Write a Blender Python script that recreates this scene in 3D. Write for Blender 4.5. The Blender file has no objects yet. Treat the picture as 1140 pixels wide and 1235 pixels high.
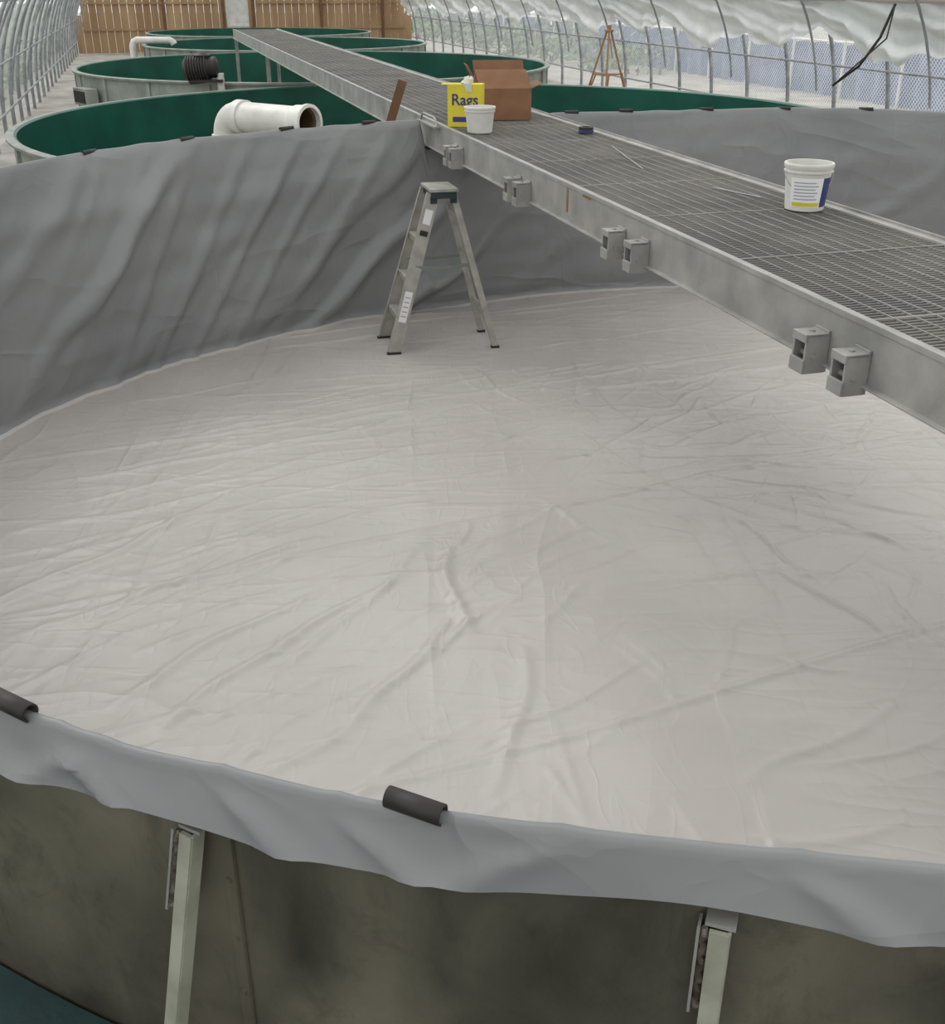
import bpy, math, random
import numpy as np
from mathutils import Vector, Matrix
random.seed(4); rng=np.random.RandomState(7)
sc=bpy.context.scene
try:
    sc.view_settings.view_transform='Standard'
except Exception: pass
V=Vector
# ------------------------------------------------------------ materials
def mat(name,col,rough=.6,metal=0,col2=None,nscale=4,ndet=4,lo=.35,hi=.65,bump=0,bscale=20,stretch=(1,1,1),spec=.5,dist=.0,bdist=.01,streak=None):
    m=bpy.data.materials.new(name); m.use_nodes=True
    nt=m.node_tree; b=nt.nodes['Principled BSDF']
    b.inputs['Base Color'].default_value=(*col,1); b.inputs['Roughness'].default_value=rough
    b.inputs['Metallic'].default_value=metal; b.inputs['Specular IOR Level'].default_value=spec
    tc=nt.nodes.new('ShaderNodeTexCoord'); mp=nt.nodes.new('ShaderNodeMapping')
    mp.inputs['Scale'].default_value=stretch
    nt.links.new(tc.outputs['Object'],mp.inputs['Vector'])
    if col2:
        n=nt.nodes.new('ShaderNodeTexNoise'); n.inputs['Scale'].default_value=nscale; n.inputs['Detail'].default_value=ndet
        n.inputs['Distortion'].default_value=dist
        nt.links.new(mp.outputs[0],n.inputs['Vector'])
        r=nt.nodes.new('ShaderNodeValToRGB'); r.color_ramp.elements[0].position=lo; r.color_ramp.elements[1].position=hi
        r.color_ramp.elements[0].color=(*col,1); r.color_ramp.elements[1].color=(*col2,1)
        nt.links.new(n.outputs['Fac'],r.inputs['Fac']); out=r.outputs[0]
        if streak:
            mp2=nt.nodes.new('ShaderNodeMapping'); mp2.inputs['Scale'].default_value=(5,5,3.2); mp2.inputs['Rotation'].default_value=(.25,.5,0)
            nt.links.new(tc.outputs['Object'],mp2.inputs['Vector'])
            n3=nt.nodes.new('ShaderNodeTexNoise'); n3.inputs['Scale'].default_value=1.6; n3.inputs['Detail'].default_value=10; n3.inputs['Roughness'].default_value=.75; n3.inputs['Distortion'].default_value=.7
            nt.links.new(mp2.outputs[0],n3.inputs['Vector'])
            r3=nt.nodes.new('ShaderNodeValToRGB'); r3.color_ramp.elements[0].position=.50; r3.color_ramp.elements[1].position=.78
            r3.color_ramp.elements[1].color=(.7,.7,.7,1)
            nt.links.new(n3.outputs['Fac'],r3.inputs['Fac'])
            mx=nt.nodes.new('ShaderNodeMixRGB'); mx.inputs[2].default_value=(*streak,1); nt.links.new(r3.outputs[0],mx.inputs[0]); nt.links.new(out,mx.inputs[1]); out=mx.outputs[0]
        nt.links.new(out,b.inputs['Base Color'])
    if bump:
        n2=nt.nodes.new('ShaderNodeTexNoise'); n2.inputs['Scale'].default_value=bscale; n2.inputs['Detail'].default_value=5
        nt.links.new(mp.outputs[0],n2.inputs['Vector'])
        bp=nt.nodes.new('ShaderNodeBump'); bp.inputs['Strength'].default_value=bump; bp.inputs['Distance'].default_value=bdist
        nt.links.new(n2.outputs['Fac'],bp.inputs['Height']); nt.links.new(bp.outputs[0],b.inputs['Normal'])
    return m
def S(r,g,b):
    f=lambda c:(c/255/12.92) if c/255<=.04045 else ((c/255+.055)/1.055)**2.4
    return (f(r),f(g),f(b))

def liner_mat(name,c1,c2,rough,layers,nsc=.7):
    m=bpy.data.materials.new(name); m.use_nodes=True; nt=m.node_tree; b=nt.nodes['Principled BSDF']
    b.inputs['Roughness'].default_value=rough; b.inputs['Specular IOR Level'].default_value=.45
    tc=nt.nodes.new('ShaderNodeTexCoord')
    n=nt.nodes.new('ShaderNodeTexNoise'); n.inputs['Scale'].default_value=nsc; n.inputs['Detail'].default_value=4
    nt.links.new(tc.outputs['Object'],n.inputs['Vector'])
    r=nt.nodes.new('ShaderNodeValToRGB'); r.color_ramp.elements[0].position=.38; r.color_ramp.elements[1].position=.6
    r.color_ramp.elements[0].color=(*c1,1); r.color_ramp.elements[1].color=(*c2,1)
    nt.links.new(n.outputs['Fac'],r.inputs['Fac']); nt.links.new(r.outputs[0],b.inputs['Base Color'])
    prev=None
    for (rot,scl,sc_,stren,di) in layers:
        mp=nt.nodes.new('ShaderNodeMapping'); mp.inputs['Rotation'].default_value=rot; mp.inputs['Scale'].default_value=scl
        nt.links.new(tc.outputs['Object'],mp.inputs['Vector'])
        nn=nt.nodes.new('ShaderNodeTexNoise'); nn.inputs['Scale'].default_value=sc_; nn.inputs['Detail'].default_value=2; nn.inputs['Distortion'].default_value=.5
        nt.links.new(mp.outputs[0],nn.inputs['Vector'])
        a=nt.nodes.new('ShaderNodeMath'); a.operation='MULTIPLY_ADD'; a.inputs[1].default_value=2; a.inputs[2].default_value=-1
        nt.links.new(nn.outputs['Fac'],a.inputs[0])
        ab=nt.nodes.new('ShaderNodeMath'); ab.operation='ABSOLUTE'; nt.links.new(a.outputs[0],ab.inputs[0])
        pw=nt.nodes.new('ShaderNodeMath'); pw.operation='SMOOTH_MIN'; pw.inputs[1].default_value=.12; pw.inputs[2].default_value=.08
        nt.links.new(ab.outputs[0],pw.inputs[0])
        bp=nt.nodes.new('ShaderNodeBump'); bp.invert=True; bp.inputs['Strength'].default_value=stren; bp.inputs['Distance'].default_value=di
        nt.links.new(pw.outputs[0],bp.inputs['Height'])
        if prev: nt.links.new(prev.outputs[0],bp.inputs['Normal'])
        prev=bp
    nt.links.new(prev.outputs[0],b.inputs['Normal'])
    return m
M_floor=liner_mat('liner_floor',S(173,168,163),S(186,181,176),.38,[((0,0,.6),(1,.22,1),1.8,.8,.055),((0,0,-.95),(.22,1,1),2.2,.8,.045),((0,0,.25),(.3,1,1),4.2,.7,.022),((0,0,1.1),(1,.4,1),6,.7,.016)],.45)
M_wall=liner_mat('liner_wall',S(127,129,130),S(137,139,139),.42,[((0,.7,0),(.4,.4,1.2),1.4,.8,.06),((.6,.3,0),(1,1,.5),3.0,.6,.025),((0,-.4,.5),(.5,.5,1),7,.5,.010)])  # same liner as the floor; shade on the upright sides put into the colour
M_galv=mat('galvanized_steel',S(142,142,138),.5,.3,S(176,175,169),5,6,.3,.7,.15,40)
M_galvd=mat('galvanized_grating',S(112,112,107),.55,.2,S(142,139,131),2.0,6,.35,.7)
M_rod=mat('grating_rods',S(152,152,147),.5,.2,S(130,127,118),3,4)
M_rust=mat('rust_steel',S(150,104,58),.9,0,S(116,88,60),14,4)
M_weld=mat('weld_foil',S(120,114,104),.45,.4,S(70,60,50),40,4,bump=.6,bscale=60)
M_outer=mat('weathered_steel_wall',S(70,68,60),.38,.4,S(150,143,124),1.7,9,.36,.66,.35,25,dist=.6,bdist=.005,streak=S(66,60,52))
M_deck=mat('teal_deck_paint',S(14,42,42),.7,0,S(20,56,54),8,4,bump=.3)
M_green=mat('green_gelcoat',S(6,72,58),.35,0,S(18,92,74),1.6,6,.35,.7)
M_greend=mat('green_tank_bottom',S(10,60,46),.4,0,S(16,75,58),1,4)
M_gel=mat('fiberglass_outer',S(154,160,152),.6,0,S(126,134,126),3,6)
M_black=mat('black_plastic',S(36,31,29),.55,0,S(46,41,38),20)
M_white=mat('white_plastic',S(225,225,220),.4,0,S(205,205,198),5)
M_pvc=mat('pvc_white',S(222,222,216),.35,0,S(196,196,188),5,5,.4,.8)
M_dark=mat('dark_interior',S(40,36,30),.8)
M_dark2=mat('pipe_inside',S(92,72,50),.8)
M_card=mat('cardboard',S(142,104,76),.85,0,S(124,90,66),6)
M_cardd=mat('cardboard_inside',S(104,74,54),.9)
M_yellow=mat('yellow_box',S(222,206,60),.6,0,S(208,192,48),4)
M_blue=mat('blue_label',S(50,62,110),.5)
M_alu=mat('aluminium',S(182,180,172),.45,.15,S(158,156,148),10)
M_teal=mat('ladder_cap_teal',S(38,56,60),.5)
M_label=mat('sticker',S(235,235,235),.6)
M_wood=mat('plywood',S(146,116,86),.85,0,S(178,150,114),1.6,8,.3,.7,stretch=(1,1,.25))
M_woodd=mat('dark_timber',S(104,76,56),.85,0,S(122,88,64),6,6)
M_rib=mat('galvanized_hoop',S(136,140,142),.45,.3,S(164,168,170),6)
M_ground=mat('gravel_ground',S(138,136,128),.95,0,S(176,172,164),1.2,8,bump=.4)
M_fence=mat('blue_fence_fabric',S(104,122,152),.8,0,S(134,148,174),2,4)
M_curtain=mat('white_poly_curtain',S(244,246,245),.4,0,S(230,233,232),2.5,6,bump=.5,bscale=6,bdist=.04)
M_leaf=mat('leaf',S(72,100,68),.7,0,S(122,144,108),1.2,3)
M_brace=mat('pale_green_paint',S(166,168,152),.6,0,S(140,142,126),12,5)
M_orange=mat('tripod_orange',S(164,122,86),.6)
def trans(name,fac,tcol,net=None,opq=(.88,.9,.9)):
    m=bpy.data.materials.new(name); m.use_nodes=True; nt=m.node_tree; nt.nodes.clear()
    o=nt.nodes.new('ShaderNodeOutputMaterial'); mx=nt.nodes.new('ShaderNodeMixShader')
    t=nt.nodes.new('ShaderNodeBsdfTransparent'); t.inputs[0].default_value=(*tcol,1)
    d=nt.nodes.new('ShaderNodeBsdfTranslucent'); d.inputs[0].default_value=(*opq,1)
    d2=nt.nodes.new('ShaderNodeBsdfDiffuse'); d2.inputs[0].default_value=(*opq,1)
    m2=nt.nodes.new('ShaderNodeMixShader'); nt.links.new(d.outputs[0],m2.inputs[1]); nt.links.new(d2.outputs[0],m2.inputs[2]); m2.inputs[0].default_value=.35
    nt.links.new(t.outputs[0],mx.inputs[1]); nt.links.new(m2.outputs[0],mx.inputs[2]); nt.links.new(mx.outputs[0],o.inputs[0])
    mx.inputs[0].default_value=fac
    if net:
        uv=nt.nodes.new('ShaderNodeUVMap'); sep=nt.nodes.new('ShaderNodeSeparateXYZ'); nt.links.new(uv.outputs[0],sep.inputs[0])
        outs=[]
        for sgn in (1,-1):
            a=nt.nodes.new('ShaderNodeMath'); a.operation='MULTIPLY_ADD'; a.inputs[1].default_value=sgn
            nt.links.new(sep.outputs[1],a.inputs[0]); nt.links.new(sep.outputs[0],a.inputs[2])
            k=nt.nodes.new('ShaderNodeMath'); k.operation='MULTIPLY'; k.inputs[1].default_value=net; nt.links.new(a.outputs[0],k.inputs[0])
            fr=nt.nodes.new('ShaderNodeMath'); fr.operation='FRACT'; nt.links.new(k.outputs[0],fr.inputs[0])
            g=nt.nodes.new('ShaderNodeMath'); g.operation='LESS_THAN'; g.inputs[1].default_value=.2; nt.links.new(fr.outputs[0],g.inputs[0]); outs.append(g)
        mm=nt.nodes.new('ShaderNodeMath'); mm.operation='MAXIMUM'; nt.links.new(outs[0].outputs[0],mm.inputs[0]); nt.links.new(outs[1].outputs[0],mm.inputs[1])
        ml=nt.nodes.new('ShaderNodeMapRange'); ml.inputs['To Min'].default_value=.12; ml.inputs['To Max'].default_value=.75
        nt.links.new(mm.outputs[0],ml.inputs[0]); nt.links.new(ml.outputs[0],mx.inputs[0])
    return m
M_poly=trans('polythene_cover',.4,(.97,.98,.98))
M_net=trans('netting',.3,(1,1,1),net=13,opq=(.93,.95,.96))

# ------------------------------------------------------------ mesh builder
class MB:
    def __init__(s): s.v=[];s.f=[];s.m=[];s.s=[]
    def add(s,vs,fs,mi=0,sm=False):
        o=len(s.v); s.v+= [tuple(p) for p in vs]
        for f in fs: s.f.append([i+o for i in f]); s.m.append(mi); s.s.append(sm)
    def obox(s,c,ax,ay,az,mi=0):
        c=V(c);vs=[]
        for k in(-.5,.5):
            for j in(-.5,.5):
                for i in(-.5,.5): vs.append(c+ax*i+ay*j+az*k)
        s.add(vs,[(0,2,3,1),(4,5,7,6),(0,1,5,4),(2,6,7,3),(0,4,6,2),(1,3,7,5)],mi)
    def box(s,c,sz,mi=0): s.obox(c,V((sz[0],0,0)),V((0,sz[1],0)),V((0,0,sz[2])),mi)
    def beam(s,p0,p1,w,h,mi=0,side=None):
        p0=V(p0);p1=V(p1);d=p1-p0
        side=V(side) if side is not None else d.cross(V((0,0,1)))
        if side.length<1e-5: side=V((1,0,0))
        side=(side-d.normalized()*side.dot(d.normalized())).normalized()
        up=side.cross(d).normalized()
        s.obox((p0+p1)/2,side*w,d,up*h,mi)
    def tube(s,pts,r,seg=10,mi=0,cap=True,rs=None):
        pts=[V(p) for p in pts]; n=len(pts); o=[];vs=[]
        ref=None
        for i,p in enumerate(pts):
            t=(pts[min(i+1,n-1)]-pts[max(i-1,0)]).normalized()
            if ref is None:
                ref=t.cross(V((0,0,1)))
                if ref.length<.05: ref=t.cross(V((1,0,0)))
            ref=(ref-t*ref.dot(t)).normalized(); b=t.cross(ref)
            rr=rs[i] if rs else r
            for k in range(seg):
                a=2*math.pi*k/seg; vs.append(p+ref*math.cos(a)*rr+b*math.sin(a)*rr)
        fs=[]
        for i in range(n-1):
            for k in range(seg):
                fs.append((i*seg+k,i*seg+(k+1)%seg,(i+1)*seg+(k+1)%seg,(i+1)*seg+k))
        s.add(vs,fs,mi,True)
        if cap:
            s.add(vs[:seg],[tuple(range(seg))[::-1]],mi); s.add(vs[-seg:],[tuple(range(seg))],mi)
    def lathe(s,org,prof,seg=40,mi=0,mis=None,a0=0,a1=2*math.pi,axis=None):
        org=V(org); full=abs(a1-a0-2*math.pi)<1e-6; n=seg if full else seg+1; vs=[]
        R=Matrix.Identity(3)
        if axis is not None: R=V((0,0,1)).rotation_difference(V(axis)).to_matrix()
        for (r,z) in prof:
            for k in range(n):
                a=a0+(a1-a0)*k/seg; vs.append(org+R@V((r*math.cos(a),r*math.sin(a),z)))
        for i in range(len(prof)-1):
            fs=[]
            for k in range(seg):
                k2=(k+1)%n; fs.append((i*n+k,i*n+k2,(i+1)*n+k2,(i+1)*n+k))
            base=vs[i*n:(i+2)*n]
            fs=[tuple(q-i*n for q in f) for f in fs]
            s.add(base,fs,mis[i] if mis else mi,True)
    def obj(s,name,mats,parent=None,bevel=0):
        me=bpy.data.meshes.new(name); me.from_pydata(s.v,[],s.f); 
        for m in mats: me.materials.append(m)
        me.polygons.foreach_set('material_index',s.m); me.polygons.foreach_set('use_smooth',s.s); me.update()
        o=bpy.data.objects.new(name,me); sc.collection.objects.link(o)
        if parent: o.parent=parent
        if bevel:
            b=o.modifiers.new('bevel','BEVEL'); b.width=bevel; b.segments=2; b.limit_method='ANGLE'
        return o
def npgrid(name,P,mats,mi=None,closed_u=True,uv=None):
    r,c,_=P.shape; me=bpy.data.meshes.new(name)
    i=np.arange(r-1)[:,None]; k=np.arange(c if closed_u else c-1)[None,:]; k2=(k+1)%c
    F=np.stack([i*c+k,i*c+k2,(i+1)*c+k2,(i+1)*c+k],-1).reshape(-1,4)
    me.vertices.add(r*c); me.vertices.foreach_set('co',P.reshape(-1).astype(np.float32))
    me.loops.add(F.size); me.loops.foreach_set('vertex_index',F.reshape(-1).astype(np.int32))
    me.polygons.add(len(F)); me.polygons.foreach_set('loop_start',(np.arange(len(F))*4).astype(np.int32))
    me.polygons.foreach_set('loop_total',np.full(len(F),4,np.int32))
    me.update(calc_edges=True); me.validate()
    me.polygons.foreach_set('use_smooth',np.ones(len(me.polygons),bool))
    for m in mats: me.materials.append(m)
    if mi is not None: me.polygons.foreach_set('material_index',mi.astype(np.int32))
    if uv is not None:
        l=me.uv_layers.new(name='UVMap'); l.data.foreach_set('uv',uv.reshape(-1,2)[F.reshape(-1)].astype(np.float32).reshape(-1))
    o=bpy.data.objects.new(name,me); sc.collection.objects.link(o); return o

# ------------------------------------------------------------ tank outline
C=np.array([1.9,5.6])
cp=[(-.657,1.338),(-.034,1.131),(.3,1.082),(.594,1.035),(1.2,.99),(1.9,.97),(4.0,1.40),(6.0,3.2),(6.8,5.6),(6.3,8.0),(5.4,9.3),(4.15,10.05),(2.8,10.25),(2.0,10.15),(.8,9.9),(-.27,9.4),(-1.03,9.05),(-1.81,8.4),(-2.55,7.4),(-2.95,6.7),(-3.15,5.5),(-3.0,4.2),(-2.4,2.9),(-1.5,1.9)]
cp=np.array(cp)-C; ct=np.arctan2(cp[:,1],cp[:,0])%(2*math.pi); cr=np.hypot(cp[:,0],cp[:,1]); o_=np.argsort(ct); ct=ct[o_];cr=cr[o_]
TT=np.linspace(0,2*math.pi,2881)[:-1]
RR=np.interp(TT,np.r_[ct-2*math.pi,ct,ct+2*math.pi],np.r_[cr,cr,cr])
ker=np.exp(-.5*(np.arange(-120,121)/32.)**2); ker/=ker.sum()
RR=np.convolve(np.r_[RR[-120:],RR,RR[:120]],ker,'valid')
def rad(t): return np.interp(np.asarray(t)%(2*math.pi),np.r_[TT,2*math.pi],np.r_[RR,RR[0]])
def pt(t,off=0,z=0):
    r=float(rad(t))+off; return V((C[0]+r*math.cos(t),C[1]+r*math.sin(t),z))
D=V((-.2706,.9627,0)); N=V((.9627,.2706,0)); P0=V((1.40,3.08,0)); WW=1.07; ZR=1.61
def W(a,b,z): return P0+D*a+N*b+V((0,0,z))
def rimz(x,y):
    b=(x-P0.x)*N.x+(y-P0.y)*N.y
    q=np.clip((np.abs(b-WW/2)-(WW/2+.02))/.05,0,1); q=q*q*(3-2*q)
    return 1.385+(ZR-1.385)*q
def sines(x,y,f,n,seed):
    r=np.random.RandomState(seed); o=0*x
    for i in range(n):
        a=r.rand()*6.283; ff=f*(.6+.9*r.rand()); o=o+np.sin(ff*(x*math.cos(a)+y*math.sin(a))+r.rand()*6.28)
    return o/math.sqrt(n)

NT=1400
th=np.linspace(0,2*math.pi,NT+1)[:-1]; R0=rad(th)
NR=440
q=(np.linspace(0.0005,1,NR))[:,None]
rr=q*(R0[None,:]+.005); X=C[0]+rr*np.cos(th); Y=C[1]+rr*np.sin(th)
Hh=.005*sines(X,Y,2.2,8,1)+.0022*sines(X,Y,6,10,2)
cre=[((-2.4,4.15),(-1.35,5.6),.022,.030),((-2.5,5.1),(-.25,6.15),.014,.026),((-2.1,4.05),(-.73,4.9),.015,.026),
((-1.46,3.5),(-.67,4.43),.016,.028),((-1.18,3.3),(-.35,4.65),.017,.028),((-.42,3.4),(-.15,4.19),.020,.030),((-.14,4.85),(.02,4.05),.026,.032),((0,2.97),(.28,3.95),.016,.030),
((-2.6,5.7),(.3,6.9),.012,.025),((.9,6.3),(2.6,7.5),.011,.025),((1.0,4.5),(1.9,4.6),.010,.025),((1.0,3.0),(1.7,3.6),.011,.025),((1.2,5.2),(2.7,5.0),.011,.025),((.2,7.2),(2.9,8.0),.012,.025),
((1.3,6.0),(2.4,6.1),.011,.022),((.5,5.6),(1.2,6.6),.012,.025),((1.0,3.2),(1.25,4.4),.009,.025),((-1.9,3.0),(-1.0,3.6),.011,.03),((-.8,3.0),(-.4,3.6),.011,.03),((-.9,3.7),(-.25,4.9),.012,.024)]
r2=np.random.RandomState(23)
for i in range(110):
    sx=-2.8+r2.rand()*3.1; sy=2.6+r2.rand()*4.6; aa=.74+r2.randn()*.18-(sy-4)*.12; L=.3+1.1*r2.rand()
    cre.append(((sx,sy),(sx+L*math.cos(aa),sy+L*math.sin(aa)),.002+.008*r2.rand(),.012+.014*r2.rand()))
for i in range(240):
    sx=.2+r2.rand()*3.2; sy=2.2+r2.rand()*5.4; aa=r2.choice([.15,.9,-.5,1.9])+r2.randn()*.35; L=.2+.7*r2.rand()
    if sx<1.2 and sy<5.4 and r2.rand()<.6: continue
    cre.append(((sx,sy),(sx+L*math.cos(aa),sy+L*math.sin(aa)),.002+.007*r2.rand(),.011+.012*r2.rand()))
# fan of creases in the middle/right distance
for i in range(40):
    a=-1.2+3.6*r2.rand(); d0=.3+1.3*r2.rand(); L=.3+.8*r2.rand(); sx=.9+d0*math.cos(a); sy=6.0+d0*math.sin(a)
    cre.append(((sx,sy),(sx+L*math.cos(a+.1*r2.randn()),sy+L*math.sin(a+.1*r2.randn())),.004+.007*r2.rand(),.013+.01*r2.rand()))
for i in range(55):
    sx=-3+r2.rand()*7; sy=6+r2.rand()*3.5; aa=.38+r2.randn()*.12; L=.6+1.8*r2.rand()
    cre.append(((sx,sy),(sx+L*math.cos(aa),sy+L*math.sin(aa)),.003+.006*r2.rand(),.018+.013*r2.rand()))
for j,(p,q2,A,w) in enumerate(cre):
    dx,dy=q2[0]-p[0],q2[1]-p[1]; L=math.hypot(dx,dy); dx/=L;dy/=L
    t=((X-p[0])*dx+(Y-p[1])*dy)/L; dd=-(X-p[0])*dy+(Y-p[1])*dx+ .06*L**.5*np.sin(t*3.1+j)+.014*np.sin(t*L*9+j*2)
    win=np.clip(t,0,1)*np.clip(1-t,0,1)*4; win=np.sqrt(np.clip(win,0,1))
    Hh=Hh+A*win*np.exp(-(dd/w)**2)
for off in (-3.4,-1.6,.25,2.1,3.9):
    dd=-(X-0)*math.sin(.42)+(Y-6.9)*math.cos(.42)-off*1.0+.015*np.sin(X*3)
    Hh=Hh+.010*np.exp(-(dd/.020)**2)-.004*np.exp(-((dd-.06)/.03)**2)
edge=np.clip((1-q)/.03,0,1)
Z=.018+Hh*edge+.004
Z=np.clip(Z,.002,None)
PF=np.stack([X,Y,Z],-1)
prof=[(-.055,.012),(-.035,.02),(-.012,.04)]+[(0,z) for z in np.linspace(.075,1.585,60)]+[(.001,1.598),(.005,1.606),(.011,1.61),(.017,1.606),(.021,1.598)]+[(.023+.010*k/9,1.588-.075*k/10) for k in range(11)]
arc=np.cumsum(R0*2*math.pi/NT)
dg=np.degrees(th)
def sm(a,b,x): 
    t=np.clip((x-a)/(b-a),0,1); return t*t*(3-2*t)
mask=.22+.9*sm(112,122,dg)*(1-sm(156,168,dg))
def pos(x): return np.clip(x,0,None)
def arc_of(x,y): return float(np.interp(math.atan2(y-C[1],x-C[0])%(2*math.pi),th,arc))
pinch=[(arc_of(-.18,1.17),.030,1),(arc_of(-.55,1.30),.05,-1),(arc_of(-.62,1.33),.025,1),(arc_of(.12,1.1),.06,-1),(arc_of(.42,1.06),.05,1),(arc_of(-.36,1.22),.04,1)]
rows=[]
for (off,z) in prof:
    x=C[0]+(R0+off)*np.cos(th); y=C[1]+(R0+off)*np.sin(th)
    rz=rimz(x,y)
    outer=off>.0005
    if outer: zz=z-ZR+rz; 
    else: zz=z*np.where(z>.1,(rz/ZR),1.0)
    extra=0*th
    if off<=0:
        h=ZR-z
        env=np.clip(h/.40,0,1)**.8*(.7+.3*np.clip(z/.4,0,1))
        u1=arc-1.05*h-.10*h*h+.12*np.sin(1.7*arc+2*z)+.05*np.sin(4.1*arc-3*z)
        md=.6+.4*np.sin(arc*1.3+z*1.1+.7)
        r1=pos(np.sin(2*math.pi*u1/.92)+.45*np.sin(2*math.pi*u1/.53+1))**1.3
        r2_=pos(np.sin(2*math.pi*(arc-.75*h+.06*np.sin(arc*3+z*3))/.43+.6*np.sin(arc*2)))**2
        big=.5+.5*np.sin(2*math.pi*(arc-.8*h)/2.1+1.0)
        flat=.007*(2.5+sines(arc+0*z,arc*0+z*1.0,4,6,3))+.005*(2.5+sines(arc,arc*0+z*2.2,9,6,5))
        extra=-(.085*mask*md*r1+.026*mask*(1-md*.6)*r2_+.05*mask*big+flat*sm(0,.2,z))*env
        if z<.05: extra=extra-.014*np.abs(np.sin(arc*13+2*np.sin(arc*3)))
        extra=np.minimum(extra,0)
    else:
        if z<1.592:
            k=(1.592-z)/.08
            extra=k*(.006*np.sin(arc*9)*np.sin(arc*1.7)+.008*np.sin(arc*3.1+1)+.014)
            zz=zz-k*(.010*np.sin(arc*2.3+.6)+.007*np.sin(arc*7.3)+.004*np.sin(arc*15))
            extra=extra+.006*k*np.sin(arc*26+z*60+3*np.sin(arc*2))*np.clip(np.sin(arc*2.9),0,1)
            for (ac,wd_,sg_) in pinch:
                extra=extra+.012*min(1,k*2.5)*np.exp(-((arc-ac-sg_*.12*k)/(wd_*(.35+.5*k)))**2)
        else:
            for (ac,wd_,sg_) in pinch: zz=zz+.004*np.exp(-((arc-ac)/(wd_*.4))**2)
        zz=zz+.003*np.sin(arc*11+np.sin(arc*4)*2)
    if z>1.5 : zz=zz+.006*np.sin(arc*2.1)*sm(1.5,1.6,z)
    r=R0+off+extra
    rows.append(np.stack([C[0]+r*np.cos(th),C[1]+r*np.sin(th),zz],-1))
PW=np.stack(rows,0)
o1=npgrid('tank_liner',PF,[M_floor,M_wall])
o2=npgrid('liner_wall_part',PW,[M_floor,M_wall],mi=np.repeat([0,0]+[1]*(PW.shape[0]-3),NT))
bpy.context.view_layer.update()
for o in (o1,o2): o.select_set(True)
bpy.context.view_layer.objects.active=o1
bpy.ops.object.join()
o1.name='tank_liner'
rows=[]
for off,dz in [(.006,-1),(.006,0),(.015,0),(.015,-1)]:
    x=C[0]+(R0+off)*np.cos(th); y=C[1]+(R0+off)*np.sin(th); top=rimz(x,y)-.03
    rows.append(np.stack([x,y,top if dz==0 else 0*x-.0],-1))
tank=npgrid('galvanized_round_tank',np.stack(rows,0),[M_outer])
tank.data.polygons.foreach_set('use_smooth',np.zeros(len(tank.data.polygons),bool))
def angle_at(x,y): return math.atan2(y-C[1],x-C[0])
mb=MB()
for k in range(24):
    t=angle_at(-.372,1.2)+k*2*math.pi/24
    p=pt(t,.018,0)
    tz=min(1.5, float(rimz(p.x,p.y))-.08)
    er=V((math.cos(t),math.sin(t),0)); et=V((-er.y,er.x,0))
    mb.obox(p+V((0,0,tz/2)),er*.006,et*.022,V((0,0,tz)),0)
    for zz in np.arange(.2,tz,.12): mb.obox(p+er*.004+V((0,0,zz)),er*.006,et*.008,V((0,0,.008)),0)
mb.obj('tank_wall_seams',[M_outer],tank)
mb=MB()
dth=angle_at(.322,1.02)-angle_at(-.415,1.2)
for k in range(16):
    t=angle_at(-.415,1.2)+k*dth
    p=pt(t); tz=min(1.50,float(rimz(p.x,p.y))-.1)
    er=V((math.cos(t),math.sin(t),0)); et=V((-er.y,er.x,0))
    a=pt(t,.050,tz)
    if k==0: b_=pt(t,.13,.93)+et*-.065
    elif k==1: b_=pt(t,.075,.93)
    else: b_=pt(t,.2,.0)
    wd=.022 if k==0 else .026
    mb.beam(a,b_,wd,.008,0,side=et)
    mb.beam(a+et*(wd/2)+er*-.012,b_+et*(wd/2)+er*-.012,.004,.026,0,side=et)
    pts=[a+et*(-wd/2-.007)+(b_-a)*(j/14*.24)+et*.003*math.sin(j*2.3)+er*-.004 for j in range(15)]
    mb.tube(pts,.006,6,1,rs=[.004+.005*abs(math.sin(j*1.9)) for j in range(15)])
    mb.beam(a+et*(-wd/2-.014)+er*-.012,a+et*(-wd/2-.014)+er*-.012+(b_-a)*.26,.004,.03,2,side=et)
    mb.obox(pt(t,.03,tz+.005),er*.03,et*.040,V((0,0,.006)),2)
mb.obj('tank_wall_braces',[M_brace,M_weld,M_galv],tank)
mb=MB(); DZ=.95
ts=np.linspace(angle_at(-2.6,2.6),angle_at(2.0,.8),50); 
top=[pt(t,.022,DZ) for t in ts]; n=len(top)
bk=[V((p.x*1.02,-2.0,DZ)) for p in top]
vs=top+bk+[v-V((0,0,.05)) for v in top+bk]
fs=[(i,i+1,n+i+1,n+i) for i in range(n-1)]+[(2*n+i+1,2*n+i,3*n+i,3*n+i+1) for i in range(n-1)]+[(i+1,i,2*n+i,2*n+i+1) for i in range(n-1)]+[(n+i,n+i+1,3*n+i+1,3*n+i) for i in range(n-1)]+[(0,n,3*n,2*n),(2*n-1,n-1,3*n-1,4*n-1)]
mb.add(vs,fs,0)
for x in (-2.2,-.6,1.2):
    for y in (-1.7,.3): mb.box((x,y,(DZ-.05)/2),(.09,.09,DZ-.05),0)
mb.obj('service_deck',[M_deck])

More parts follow.
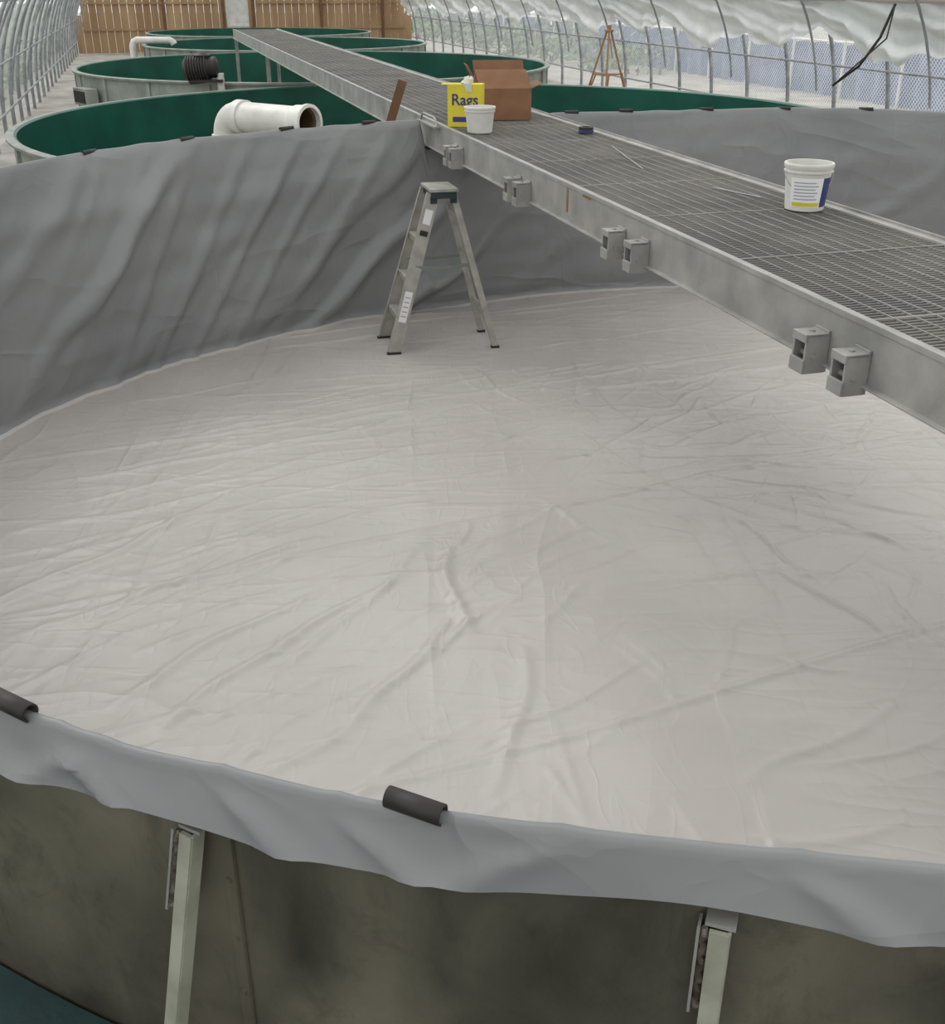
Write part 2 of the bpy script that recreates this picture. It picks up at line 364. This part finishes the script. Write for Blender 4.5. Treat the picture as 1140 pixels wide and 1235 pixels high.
# ------------------------------------------------------------ rim clips
def clip(t,L=.1,rot=0):
    mb=MB(); er=V((math.cos(t),math.sin(t),0)); et=V((-er.y,er.x,0)); c=pt(t,.012,0); 
    rz=float(rimz(c.x,c.y)); c.z=rz-.001
    et=(et+V((0,0,rot))).normalized()
    vs=[];n=18
    for e in (-.5,.5):
        for r in (.0120,.0155):
            for k in range(n):
                a=math.radians(-65+310*k/(n-1)); vs.append(c+et*L*e+er*r*math.cos(a)+V((0,0,r*math.sin(a))))
    fs=[];g=lambda e,r,k:(e*2+r)*n+k
    for k in range(n-1):
        fs+=[(g(0,1,k),g(1,1,k),g(1,1,k+1),g(0,1,k+1)),(g(0,0,k),g(0,0,k+1),g(1,0,k+1),g(1,0,k)),(g(0,0,k),g(0,1,k),g(0,1,k+1),g(0,0,k+1)),(g(1,0,k),g(1,0,k+1),g(1,1,k+1),g(1,1,k))]
    mb.add(vs,fs,0,True)
    o=mb.obj('liner_rim_clip',[M_black]); 
clip(angle_at(-.079,1.135),.084,-.04); clip(angle_at(-.712,1.37),.088)
for x in (-2.53,-2.05,-1.43,-.83,-.36,.86,1.35,2.08,2.78,3.5,5.0):
    best=min((abs(pt(t).x-x),t) for t in np.radians(np.arange(20,185,.25)))
    clip(best[1],.125)

# ------------------------------------------------------------ walkway
A0,A1=-2.35,26.9
wk=bpy.data.objects.new('grated_walkway',None); sc.collection.objects.link(wk)
mb=MB()
def wbox(a0,a1,b0,b1,z0,z1,mi=0): mb.obox(W((a0+a1)/2,(b0+b1)/2,(z0+z1)/2),N*(b1-b0),D*(a1-a0),V((0,0,z1-z0)),mi)
cuts=[A0,6.15,12.6,19.5,A1]
for i in range(4):
    a0,a1=cuts[i]+.006,cuts[i+1]-.006
    for b0,s_ in ((0,1),(WW,-1)):
        f=lambda x:b0+s_*x
        def w2(x0,x1,z0,z1): 
            lo,hi=sorted((f(x0),f(x1))); wbox(a0,a1,lo,hi,z0,z1)
        w2(-.008,.0,1.41,1.60); w2(-.008,.045,1.60,1.61); w2(-.012,-.004,1.60,1.622); w2(-.030,.0,1.41,1.418); w2(.004,.03,1.565,1.572)
mb.obj('side_channels',[M_galv],wk,bevel=.002)
mb=MB()
for i in range(4):
    for a in np.arange(cuts[i]+.3,cuts[i+1],1.5): wbox(a-.02,a+.02,.0,WW,1.42,1.56)
mb.obj('cross_beams',[M_galv],wk)
mb=MB()
a=A0+.02
while a<A1-.02:
    wbox(a,a+.007,.046,WW-.046,1.570,1.603); a+=.028
mb.obj('grating_bars',[M_galvd],wk)
mb=MB()
for b in np.arange(.05,WW-.03,.0805): wbox(A0+.02,A1-.02,b,b+.005,1.598,1.6060)
for i in range(4):
    for a in np.arange(cuts[i],cuts[i+1],.92):
        wbox(a+.01,a+.018,.046,WW-.046,1.58,1.6070)
mb.obj('grating_rods',[M_rod],wk)
mb=MB()
def clampb(y,zc=1.46):
    a=(y-3.08)/.9627
    o=lambda da,db,z:W(a+da,-.008-db,z)
    def bx(da,db,z,sa,sb,sz,mi=0): mb.obox(o(da,db,z),N*sb,D*sa,V((0,0,sz)),mi)
    bx(0,.006,zc,.085,.01,.15)
    bx(0,.05,zc+.06,.085,.085,.012); bx(-.037,.05,zc,.011,.085,.13); bx(.037,.05,zc,.011,.085,.13)
    bx(0,.092,zc-.05,.085,.012,.05); bx(0,.092,zc+.052,.085,.012,.03)
    bx(0,.05,zc-.07,.085,.085,.012); bx(0,.03,zc-.01,.06,.02,.09,1)
    mb.tube([o(-.05,.055,zc-.015),o(.05,.055,zc-.015)],.012,10,0)
    mb.tube([o(0,.05,zc+.06),o(0,.05,zc+.072)],.012,6,0)
for y in (8.45,8.3,6.98,6.80,5.39,5.12,3.66,3.43): clampb(y)
mb.obj('side_clamps',[M_galv,M_dark],wk,bevel=.002)
mb=MB()
for a in (A1-.1,19.5):
    for b in (.04,WW-.04): mb.beam(W(a,b,0.0),W(a,b,1.41),.07,.07,0,side=(1,0,0))
mb.obox(W(3.19,-.0095,1.53),N*.003,D*.022,V((0,0,.13)),1)
mb.obox(W(2.9,-.0095,1.594),N*.003,D*.12,V((0,0,.010)),1)
mb.obj('legs_and_rust_patch',[M_galv,M_rust],wk)
mb=MB()
mb.tube([W(4.6,.83,1.613),W(3.6,.62,1.613)],.004,6,0)
mb.tube([W(2.9,.72,1.613),W(2.55,.82,1.613)],.004,6,0)
mb.obj('tie_rods',[M_galv])

# ------------------------------------------------------------ green tanks
def gtank(name,cx,cy,R,rim=.96):
    mb=MB(); c=(cx,cy,0)
    prof=[(R-.01,0),(R,.02),(R,rim-.16),(R+.0,rim-.05),(R+.07,rim-.045),(R+.08,rim-.01),(R+.06,rim),(R-.02,rim),(R-.05,rim-.02),(R-.055,.14),(R-.12,.06),(.02,.04)]
    mis=[0,0,0,0,0,0,2,1,1,1,3]
    mb.lathe(c,prof,120,mis=mis)
    for k in range(24):
        t=2*math.pi*k/24; er=V((math.cos(t),math.sin(t),0)); et=V((-er.y,er.x,0))
        mb.obox(V(c)+er*(R+.02)+V((0,0,(rim-.06)/2)),er*.04,et*.08,V((0,0,rim-.06)),0)
    return mb.obj(name,[M_gel,M_green,M_gel,M_greend])
gtank('green_fiberglass_tank',-.4,15.85,5.6)
gtank('green_fiberglass_tank.001',-3.6,26.9,5.3)
gtank('green_fiberglass_tank.002',-5.8,36.7,4.3)
gtank('green_fiberglass_tank.003',-8.2,45.5,4.2)

# ------------------------------------------------------------ objects
def pvc(name,p,base_z,axis,L,r,zc):
    mb=MB(); p=V(p); ax=V(axis).normalized()
    c=V((p.x,p.y,zc)); R=r*1.35
    pts=[V((p.x,p.y,base_z)),V((p.x,p.y,zc-R))]
    for k in range(1,9):
        a=math.pi/2*k/8; pts.append(V((p.x,p.y,zc-R))+ax*R*(1-math.cos(a))+V((0,0,R*math.sin(a))))
    e=c+ax*L
    pts+= [e]
    mb.tube(pts,r,24,0,cap=False)
    mb.lathe((p.x,p.y,zc-R-.06),[(r,0),(r*1.13,0),(r*1.13,.07),(r,.07)],28)
    mb.lathe(c+ax*(R+.0),[(r,0),(r*1.13,0),(r*1.13,.08),(r,.08)],28,axis=ax)
    mb.lathe(e-ax*.16,[(r,0),(r*1.1,.03),(r*1.12,.13),(r*1.22,.135),(r*1.22,.165),(r*1.0,.167),(r*.98,.10)],32,axis=ax)
    mb.lathe(e-ax*.16,[(r*.98,.12),(r*.86,.10),(r*.86,-.3),(0.001,-.3)],32,mi=1,axis=ax)
    mb.obj(name,[M_pvc,M_dark2])
pvc('pvc_pipe_elbow',(-2.06,9.55),.0,(.80,-.6,0.0),.97,.118,1.625)
mb=MB()
mb.tube([(-10.2,35.2,0),(-10.2,35.2,.95),(-10.15,35.2,1.05),(-10.05,35.2,1.1),(-9.0,35.0,1.1),(-8.93,35.0,1.05),(-8.9,35.0,.99)],.10,14,0)
mb.obj('pvc_return_pipe',[M_pvc])
mb=MB(); c=V((-5.0,21.6,0)); 
mb.tube([c+V((.3,0,0)),c+V((.3,0,1.12))],.07,12,0)
mb.lathe(c+V((-.35,0,1.17)),[(.0,0),(.16,.0),(.22,.06),(.22,.42),(.18,.47),(.18,.6),(.08,.64),(0,.64)],20,mi=1,axis=(1,0,.1))
for k in range(8): mb.lathe(c+V((-.28+k*.05,0,1.17+k*.005)),[(.2,0),(.25,0),(.25,.02),(.2,.02)],20,mi=1,axis=(1,0,.1))
mb.box(c+V((0.05,0,.99)),(.62,.35,.05),1); mb.lathe(c+V((.0,0,1.35)),[(0,0),(.13,0),(.15,.08),(.07,.13),(0,.13)],14,mi=1)
mb.obj('tank_aerator_motor',[M_white,M_black])
mb=MB()
c=V((-3.6,26.9,0)); er=V((-.78,-.63,0)).normalized(); et=V((-er.y,er.x,0))
mb.obox(c+er*5.50+V((0,0,.55)),er*.24,et*.7,V((0,0,.32)),0); mb.obox(c+er*5.63+V((0,0,.55)),er*.02,et*.55,V((0,0,.22)),1)
mb.obj('tank_drain_box',[M_gel,M_dark])

def pail(name,p,rb,rt,h,label=True,seg=40):
    mb=MB(); prof=[(0,0),(rb-.004,0),(rb,.004)]
    def R(z): return rb+(rt-rb)*z/h
    prof+=[(R(h*.80),h*.80),(R(h*.80)+.007,h*.81),(R(h*.84)+.007,h*.84),(R(h*.85),h*.85),(R(h*.9),h*.9),(R(h*.9)+.006,h*.905),(rt+.006,h*.97),(rt+.004,h),(rt-.006,h),(rb-.006,.01),(0,.008)]
    mb.lathe(p,prof,seg)
    if label:
        mb.lathe(p,[(R(h*.1)+.0012,h*.1),(R(h*.72)+.0012,h*.72)],20,mi=1,a0=math.radians(-150),a1=math.radians(-40))
        mb.lathe(p,[(R(h*.1)+.0014,h*.1),(R(h*.72)+.0014,h*.72)],10,mi=2,a0=math.radians(-62),a1=math.radians(-10))
        mb.lathe(p,[(R(h*.12)+.002,h*.12),(R(h*.2)+.002,h*.2)],14,mi=3,a0=math.radians(-145),a1=math.radians(-66))
        for q_ in range(6): mb.lathe(p,[(R(h*(.26+.07*q_))+.002,h*(.26+.07*q_)),(R(h*(.285+.07*q_))+.002,h*(.285+.07*q_))],14,mi=4,a0=math.radians(-140),a1=math.radians(-75-7*(q_%2)))
        pp=[V(p)+V(((rt+.008)*math.cos(a),-(rt+.01)*math.sin(a)*.62+0,h*.86-.11*math.sin(a)*1.0)) for a in [math.pi*k/20 for k in range(21)]]
        mb.tube(pp,.002,6,5)
    return mb.obj(name,[M_white,M_label,M_blue,M_yellow,mat('label_print',S(160,164,178),.6),M_galv])
pail('paint_pail',(1.642,5.46,1.609),.093,.114,.222)
pail('plastic_tub',(.055,8.52,1.609),.092,.112,.185,label=False)

mb=MB(); c=V((-.05,8.93,0)); ex=V((.97,-.12,0)).normalized(); ey=V((.12,.97,0)).normalized(); bw,bd,bh=.27,.15,.31; z0=1.609
mb.obox(c+V((0,0,z0+bh/2)),ex*bw,ey*bd,V((0,0,bh)),0)
mb.obox(c-ey*(bd/2+.001)+V((0,0,z0+bh*.60)),ex*bw*.9,ey*.002,V((0,0,bh*.32)),1)
mb.obox(c-ey*(bd/2+.001)+V((0,0,z0+bh*.18)),ex*bw*.7,ey*.002,V((0,0,bh*.12)),2)
mb.obox(c-ex*(bw/2+.02)+V((0,0,z0+bh-.002)),ex*.06,ey*bd,V((0,0,.003)),0)
pts=[];n1,n2=9,14
for i in range(n1):
    for k in range(n2):
        a=2*math.pi*k/n2; u=i/(n1-1); r=(.045-.02*u)*(1+.35*math.sin(3*a+u*4))*(1 if u<.95 else .3)
        pts.append(c+ex*(r*math.cos(a)+.03*u-.0)+ey*(r*.7*math.sin(a))+V((0,0,z0+bh+u*.05-.002+.01*math.sin(a*2+i))))
fs=[(i*n2+k,i*n2+(k+1)%n2,(i+1)*n2+(k+1)%n2,(i+1)*n2+k) for i in range(n1-1) for k in range(n2)]+[tuple((n1-1)*n2+k for k in range(n2))]
mb.add(pts,fs,3,True)
pts=[];
for i in range(8):
    for k in range(6):
        u=i/7; pts.append(c+ex*(.02+(k-2.5)*.012*(1-.3*u)+.015*u)+ey*(-bd/2-.006-.006*math.sin(k*2+i))+V((0,0,z0+bh-.06*u+.006)))
mb.add(pts,[(i*6+k,i*6+k+1,(i+1)*6+k+1,(i+1)*6+k) for i in range(7) for k in range(5)],3,True)
rb=mb.obj('rags_box',[M_yellow,M_yellow,mat('box_print',S(60,60,120),.6),M_white],bevel=0)
cu=bpy.data.curves.new('rags_lettering','FONT'); cu.body='Rags'; cu.size=.115; cu.extrude=.001; cu.align_x='CENTER'; cu.offset=.002
to=bpy.data.objects.new('rags_lettering',cu); sc.collection.objects.link(to); cu.materials.append(M_blue)
to.matrix_world=Matrix.Translation(c-ey*(bd/2+.004)+V((0,0,z0+bh*.52)))@Matrix(((ex.x,0,-ey.x),(ex.y,0,-ey.y),(0,1,0))).to_4x4()
to.parent=rb

mb=MB(); c=V((.25,9.5,0)); ex=V((.985,.10,0)).normalized(); ey=V((-.10,.985,0)).normalized(); bw,bd,bh,t_=.42,.34,.24,.006; z0=1.609
up=V((0,0,1))
mb.obox(c+up*(z0+t_/2),ex*bw,ey*bd,up*t_,1)
for s_ in(-1,1):
    mb.obox(c+ey*s_*bd/2+up*(z0+bh/2),ex*bw,ey*t_,up*bh,0); mb.obox(c+ex*s_*bw/2+up*(z0+bh/2),ex*t_,ey*bd,up*bh,0)
def flap(p,wd,wid,dr,L,mi=0): 
    dr=V(dr).normalized(); nn=wd.cross(dr).normalized(); mb.obox(p+dr*L/2,wd*wid,dr*L,nn*.005,mi)
T=z0+bh
flap(c+ey*bd/2+up*T,ex,bw,ey*.25+up-ex*.1,.20)
flap(c-ex*bw/2+up*T,ey,bd,-ex*.55+up,.2)
flap(c+ex*bw/2+up*T,ey,bd,ex*.8+up*.35,.10)
flap(c-ey*bd/2+up*T,ex,bw,ey*.8-ex*.15+up*.75,.20)
mb.obj('cardboard_box',[M_card,M_cardd])
mb=MB(); mb.lathe(W(5.35,.93,1.609),[(.03,0),(.055,0),(.055,.045),(.03,.045),(.03,0)],24,mi=0); mb.lathe(W(5.35,.93,1.612),[(.054,.0),(.057,.002),(.057,.018),(.054,.02)],24,mi=1)
mb.obj('tape_roll',[M_black,M_blue])
mb=MB(); p=W(6.95,-.10,1.42); 
mb.beam(p+V((-.17,0,0)),p+V((-.01,.0,.46)),.075,.025,0,side=(1,0,-.3))
mb.obj('timber_board',[M_woodd])
mb=MB()
q_=[W(6.1,-.03,1.60),W(6.15,-.03,1.65),W(6.2,-.03,1.66),W(6.55,-.03,1.66),W(6.6,-.03,1.65),W(6.65,-.03,1.60)]
mb.tube(q_,.009,10,0); mb.obox(W(6.38,-.03,1.597),N*.06,D*.6,V((0,0,.012)),0)
mb.obj('walkway_grab_handle',[M_galv])

# ------------------------------------------------------------ step ladder
lad=MB()
E=V((.975,.222,0)); Wd=V((-.25,.968,0)); T=V((-.25,8.37,1.21))
fF=[V((-.61,8.07,.030)),V((-.72,8.50,.030))]; fR=[V((.178,8.25,.030)),V((.07,8.68,.030))]
tF=[T-E*.075-Wd*.13,T-E*.075+Wd*.13]; tR=[T+E*.075-Wd*.12,T+E*.075+Wd*.12]
for i in (0,1):
    dF=(tF[i]-fF[i]).normalized(); sd=Wd
    lad.beam(fF[i],tF[i],.006,.10,0,side=sd)
    nn=sd.cross(dF).normalized()
    sg=1 if i==0 else -1
    for e in(-1,1):
        lad.beam(fF[i]+nn*e*.047+sd*sg*.014,tF[i]+nn*e*.047+sd*sg*.014,.030,.005,0,side=sd)
    lad.beam(fR[i],tR[i],.028,.048,0,side=sd)
    lad.obox(fF[i]+V((0,0,-.006)),E*.11,Wd*.035,V((0,0,.03)),1); lad.obox(fR[i]+V((0,0,-.006)),E*.062,Wd*.04,V((0,0,.03)),1)
    pa=fF[i].lerp(tF[i],.55); pb=fR[i].lerp(tR[i],.55); m_=(pa+pb)/2+V((0,0,-.015))
    lad.beam(pa,m_,.005,.022,4,side=sd); lad.beam(m_,pb,.005,.022,4,side=sd)
for h in (.23,.47,.72):
    a=fF[0].lerp(tF[0],h); b=fF[1].lerp(tF[1],h)
    lad.beam(a,b,.085,.022,0,side=E); lad.beam(a-E*.035-V((0,0,.02)),b-E*.035-V((0,0,.02)),.006,.035,0,side=E)
for h in (.25,.60,.88):
    a=fR[0].lerp(tR[0],h); b=fR[1].lerp(tR[1],h); lad.beam(a,b,.012,.03,0,side=E)
lad.beam(fR[0].lerp(tR[0],.1),fR[1].lerp(tR[1],.25),.004,.018,0,side=E)
lad.obox(T+V((0,0,-.008)),E*.19,Wd*.32,V((0,0,.05)),2); lad.obox(T+V((0,0,.026)),E*.215,Wd*.34,V((0,0,.02)),0)
for e in(-1,1): lad.obox(T+V((0,0,-.045))-Wd*.14+E*.075*e,E*.05,Wd*.012,V((0,0,.05)),2)
for (h,L,mi_) in ((.86,.11,3),(.76,.04,1),(.30,.24,3)):
    a=fF[0].lerp(tF[0],h)-Wd*.006; dF=(tF[0]-fF[0]).normalized(); nn=Wd.cross(dF).normalized()
    lad.obox(a,Wd*.003,dF*L,nn*.06,mi_)
for j in range(5):
    a=fF[0].lerp(tF[0],.24+.03*j)-Wd*.0085; lad.obox(a,Wd*.001,dF*.006,nn*.04,4)
lad.obj('aluminium_step_ladder',[M_alu,M_black,M_teal,M_label,mat('ladder_plastic',S(120,132,122),.5)],bevel=.0015)

mb=MB(); c=V((3.15,27.2,0)); h=1.62
for k in range(3):
    a=k*2.094+.4; f=c+V((math.cos(a)*.62,math.sin(a)*.62,0)); mb.beam(f,c+V((math.cos(a)*.06,math.sin(a)*.06,h)),.045,.03,0); mb.beam(f+V((0,0,0)),f.lerp(c+V((0,0,h)),.45)+V((.05,0,0)),.035,.03,0)
    a2=a+2.094; mb.beam(c+V((math.cos(a)*.35,math.sin(a)*.35,.7)),c+V((math.cos(a2)*.35,math.sin(a2)*.35,.7)),.03,.03,0)
mb.lathe(c+V((0,0,h)),[(0,0),(.11,0),(.11,.04),(.05,.05),(.05,.14),(0,.14)],16,mi=0)
mb.obj('survey_tripod',[M_orange])

# ------------------------------------------------------------ greenhouse
def G(a,b,z): return D*a+N*b+V((0,0,z))
GC,GW,GH=4.5,7.1,4.5
def arch(ph): 
    c=math.cos(ph); s_=math.sin(ph)
    return GC+GW*math.copysign(abs(c)**.62,c), GH*max(s_,0)**.85
gh=bpy.data.objects.new('greenhouse_frame',None); sc.collection.objects.link(gh)
mb=MB()
A_s=np.arange(-4,51,1.55)
PH=[math.pi*k/56 for k in range(57)]
for i,a in enumerate(A_s):
    mb.tube([G(a,*arch(p)) for p in PH],.036,8,0)
    inn=[G(a+.05,GC+(arch(p)[0]-GC)*.955,arch(p)[1]*.955) for p in PH if arch(p)[1]>.9]
    if i%2==0: mb.tube(inn,.02,6,0)
def phz(z,side):
    s_=(z/GH)**(1/.85); p=math.asin(s_); return p if side>0 else math.pi-p
for z in (.5,1.35,2.38,3.3):
    for side in(1,-1):
        b,zz=arch(phz(z,side)); mb.tube([G(-4,b-side*.05,zz),G(51,b-side*.05,zz)],.02,8,0)
b,zz=arch(math.pi/2); mb.tube([G(-4,b,zz-.05),G(51,b,zz-.05)],.03,8,0)
for a in A_s[::3]: mb.tube([G(a,arch(phz(3.3,-1))[0],3.3),G(a,arch(phz(3.3,1))[0],3.3)],.025,8,0)
mb.obj('hoops_and_purlins',[M_rib],gh)
def sheet(name,zs_side,mats,off=.05,aa=(-4,51),na=60,wav=.02):
    P=np.zeros((na,len(zs_side),3)); U=np.zeros((na,len(zs_side),2))
    for i,a in enumerate(np.linspace(aa[0],aa[1],na)):
        L=0;pr=None
        for j,p in enumerate(zs_side):
            b,z=arch(p); b=GC+(b-GC)*(1+off/7); z=z*(1+off/7)+wav*math.sin(a*4.05)
            g=G(a,b,z); P[i,j]=g
            if pr is not None: L+=(g-pr).length
            pr=g; U[i,j]=(a,L)
    return npgrid(name,P,mats,closed_u=False,uv=U)
p1=phz(2.4,1); p2=phz(1.5,-1)
o=sheet('poly_cover',[p1+(p2-p1)*k/40 for k in range(41)],[M_poly]); o.parent=gh
o=sheet('side_netting_right',[phz(.02,1)+(p1-phz(.02,1))*k/10 for k in range(11)],[M_net],wav=0); o.parent=gh
o=sheet('side_netting_left',[p2+(phz(.02,-1)-p2)*k/10 for k in range(11)],[M_net],wav=0); o.parent=gh
na,nz=700,18; P=np.zeros((na,nz,3))
for i,a in enumerate(np.linspace(2,51,na)):
    gath=.5+.5*math.sin(a*4.05*.5+.4); drop=.60+.30*gath+.12*math.sin(a*.9+1)+.05*math.sin(a*7)
    for j in range(nz):
        u=j/(nz-1); z=2.40-drop*u
        b=arch(phz(max(z,.3),1))[0]-.14-.06*u*math.sin(a*9+2*math.sin(a*2.3)+u*2)-.06*math.sin(u*9+a*2)-.03*math.sin(u*21+a*5)-.05
        P[i,j]=G(a,b,z)
cur=npgrid('side_curtain',P,[M_curtain],closed_u=False); cur.parent=gh
mb=MB(); b=arch(phz(2.42,1))[0]-.2; mb.tube([G(2,b,2.42),G(51,b,2.42)],.06,12,0); mb.obj('curtain_roll_bar',[mat('pale_pink_pipe',S(205,190,188),.5)],gh)
mb=MB(); mb.tube([G(15.0,10.6,2.35),G(15.1,10.5,1.9),G(15.3,10.35,1.5),G(15.7,10.2,1.2)],.022,6,0); mb.tube([G(15.0,10.6,2.35),G(14.8,10.4,1.9),G(15.7,10.2,1.2)],.012,6,0); mb.obj('hanging_strap',[M_black])
mb=MB(); Aw=51.3
nb=46; b0=GC-GW; door=(3.55,4.6)
for k in range(nb):
    x0=b0+2*GW*k/nb; x1=b0+2*GW*(k+1)/nb; xm=(x0+x1)/2
    s_=min(.999,abs((xm-GC)/GW)); ph=math.acos(s_**(1/.62)); top=GH*math.sin(ph)**.85
    zb=2.25 if door[0]<xm<door[1] else 0
    if top>zb: mb.obox(G(Aw+.01*(k%2),xm,(top+zb)/2),N*(x1-x0-.012),D*.03,V((0,0,top-zb)),0)
for z in (.9,1.9): 
    mb.obox(G(Aw-.05,(b0+door[0])/2,z),N*(door[0]-b0-.6),D*.05,V((0,0,.08)),0); mb.obox(G(Aw-.05,(2*GC-b0+door[1])/2,z),N*(GC+GW-door[1]-.6),D*.05,V((0,0,.08)),0)
for b in (1,3.45,4.7,7.6,10.3): mb.obox(G(Aw-.06,b,1.3),N*.10,D*.07,V((0,0,2.6)),1)
mb.obj('wall_back',[M_wood,M_woodd])
mb=MB(); mb.obox(G(Aw+.05,(door[0]+door[1])/2,1.12),N*1.0,D*.03,V((0,0,2.2)),0); mb.obox(G(Aw+.02,(door[0]+door[1])/2,1.0),N*.9,D*.03,V((0,0,.08)),0)
mb.obj('door_1',[M_white])
mb=MB(); mb.add([(-90,-30,-.01),(90,-30,-.01),(90,120,-.01),(-90,120,-.01)],[(0,1,2,3)],0); mb.obj('ground',[M_ground])
na=900; P=np.zeros((na,2,3))
for i,a in enumerate(np.linspace(4,75,na)):
    bb=17+.09*math.sin(a*8)
    P[i,0]=G(a,bb,0); P[i,1]=G(a,bb,1.25+.02*math.sin(a*8))
fe=npgrid('blue_fence',P,[M_fence],closed_u=False)
mb=MB()
for a in np.arange(4,75,2.4): mb.tube([G(a,16.85,0),G(a,16.85,1.4)],.04,8,0)
mb.tube([G(4,16.85,1.3),G(75,16.85,1.3)],.03,8,0)
mb.obj('fence_posts',[M_white],fe)
def hedge(name,a0,a1,b0,b1,h,n):
    mb=MB(); vs=[];fs=[]
    for i in range(n):
        a=a0+(a1-a0)*random.random(); b=b0+(b1-b0)*random.random(); z=random.random()**.8*h*(.7+.3*math.sin(a*.8)+.15*math.sin(a*2.3))
        c=G(a,b,max(z,.05)); s_=.10+.14*random.random()
        e1=V((random.gauss(0,1),random.gauss(0,1),random.gauss(0,1))).normalized(); e2=e1.orthogonal().normalized()
        o=len(vs); vs+=[c-e1*s_,c+e2*s_*.45,c+e1*s_,c-e2*s_*.45]; fs.append((o,o+1,o+2,o+3))
    mb.add(vs,fs,0); mb.obj(name,[M_leaf])
hedge('hedge',0,60,-5.2,-3.4,1.9,9000)
hedge('hedge.001',34,75,14,16.3,1.4,2200)

# ------------------------------------------------------------ light
w=bpy.data.worlds.new('World'); sc.world=w; w.use_nodes=True; nt=w.node_tree; bg=nt.nodes['Background']
bg.inputs[0].default_value=(1,.99,.985,1); bg.inputs[1].default_value=1.28
l=bpy.data.lights.new('overcast_sun','SUN'); l.energy=1.6; l.angle=math.radians(36); l.color=(1,.985,.965)
lo=bpy.data.objects.new('overcast_sun',l); sc.collection.objects.link(lo)
lo.rotation_euler=V((.62,-.60,-1)).to_track_quat('-Z','Y').to_euler()

cam=bpy.data.cameras.new('camera'); co=bpy.data.objects.new('camera',cam); sc.collection.objects.link(co)
co.location=(0,0,2.61); co.rotation_euler=(math.radians(90-26.1),0,0)
cam.sensor_fit='VERTICAL'; cam.sensor_height=24; cam.lens=1300*24/1235; cam.clip_end=300
sc.camera=co
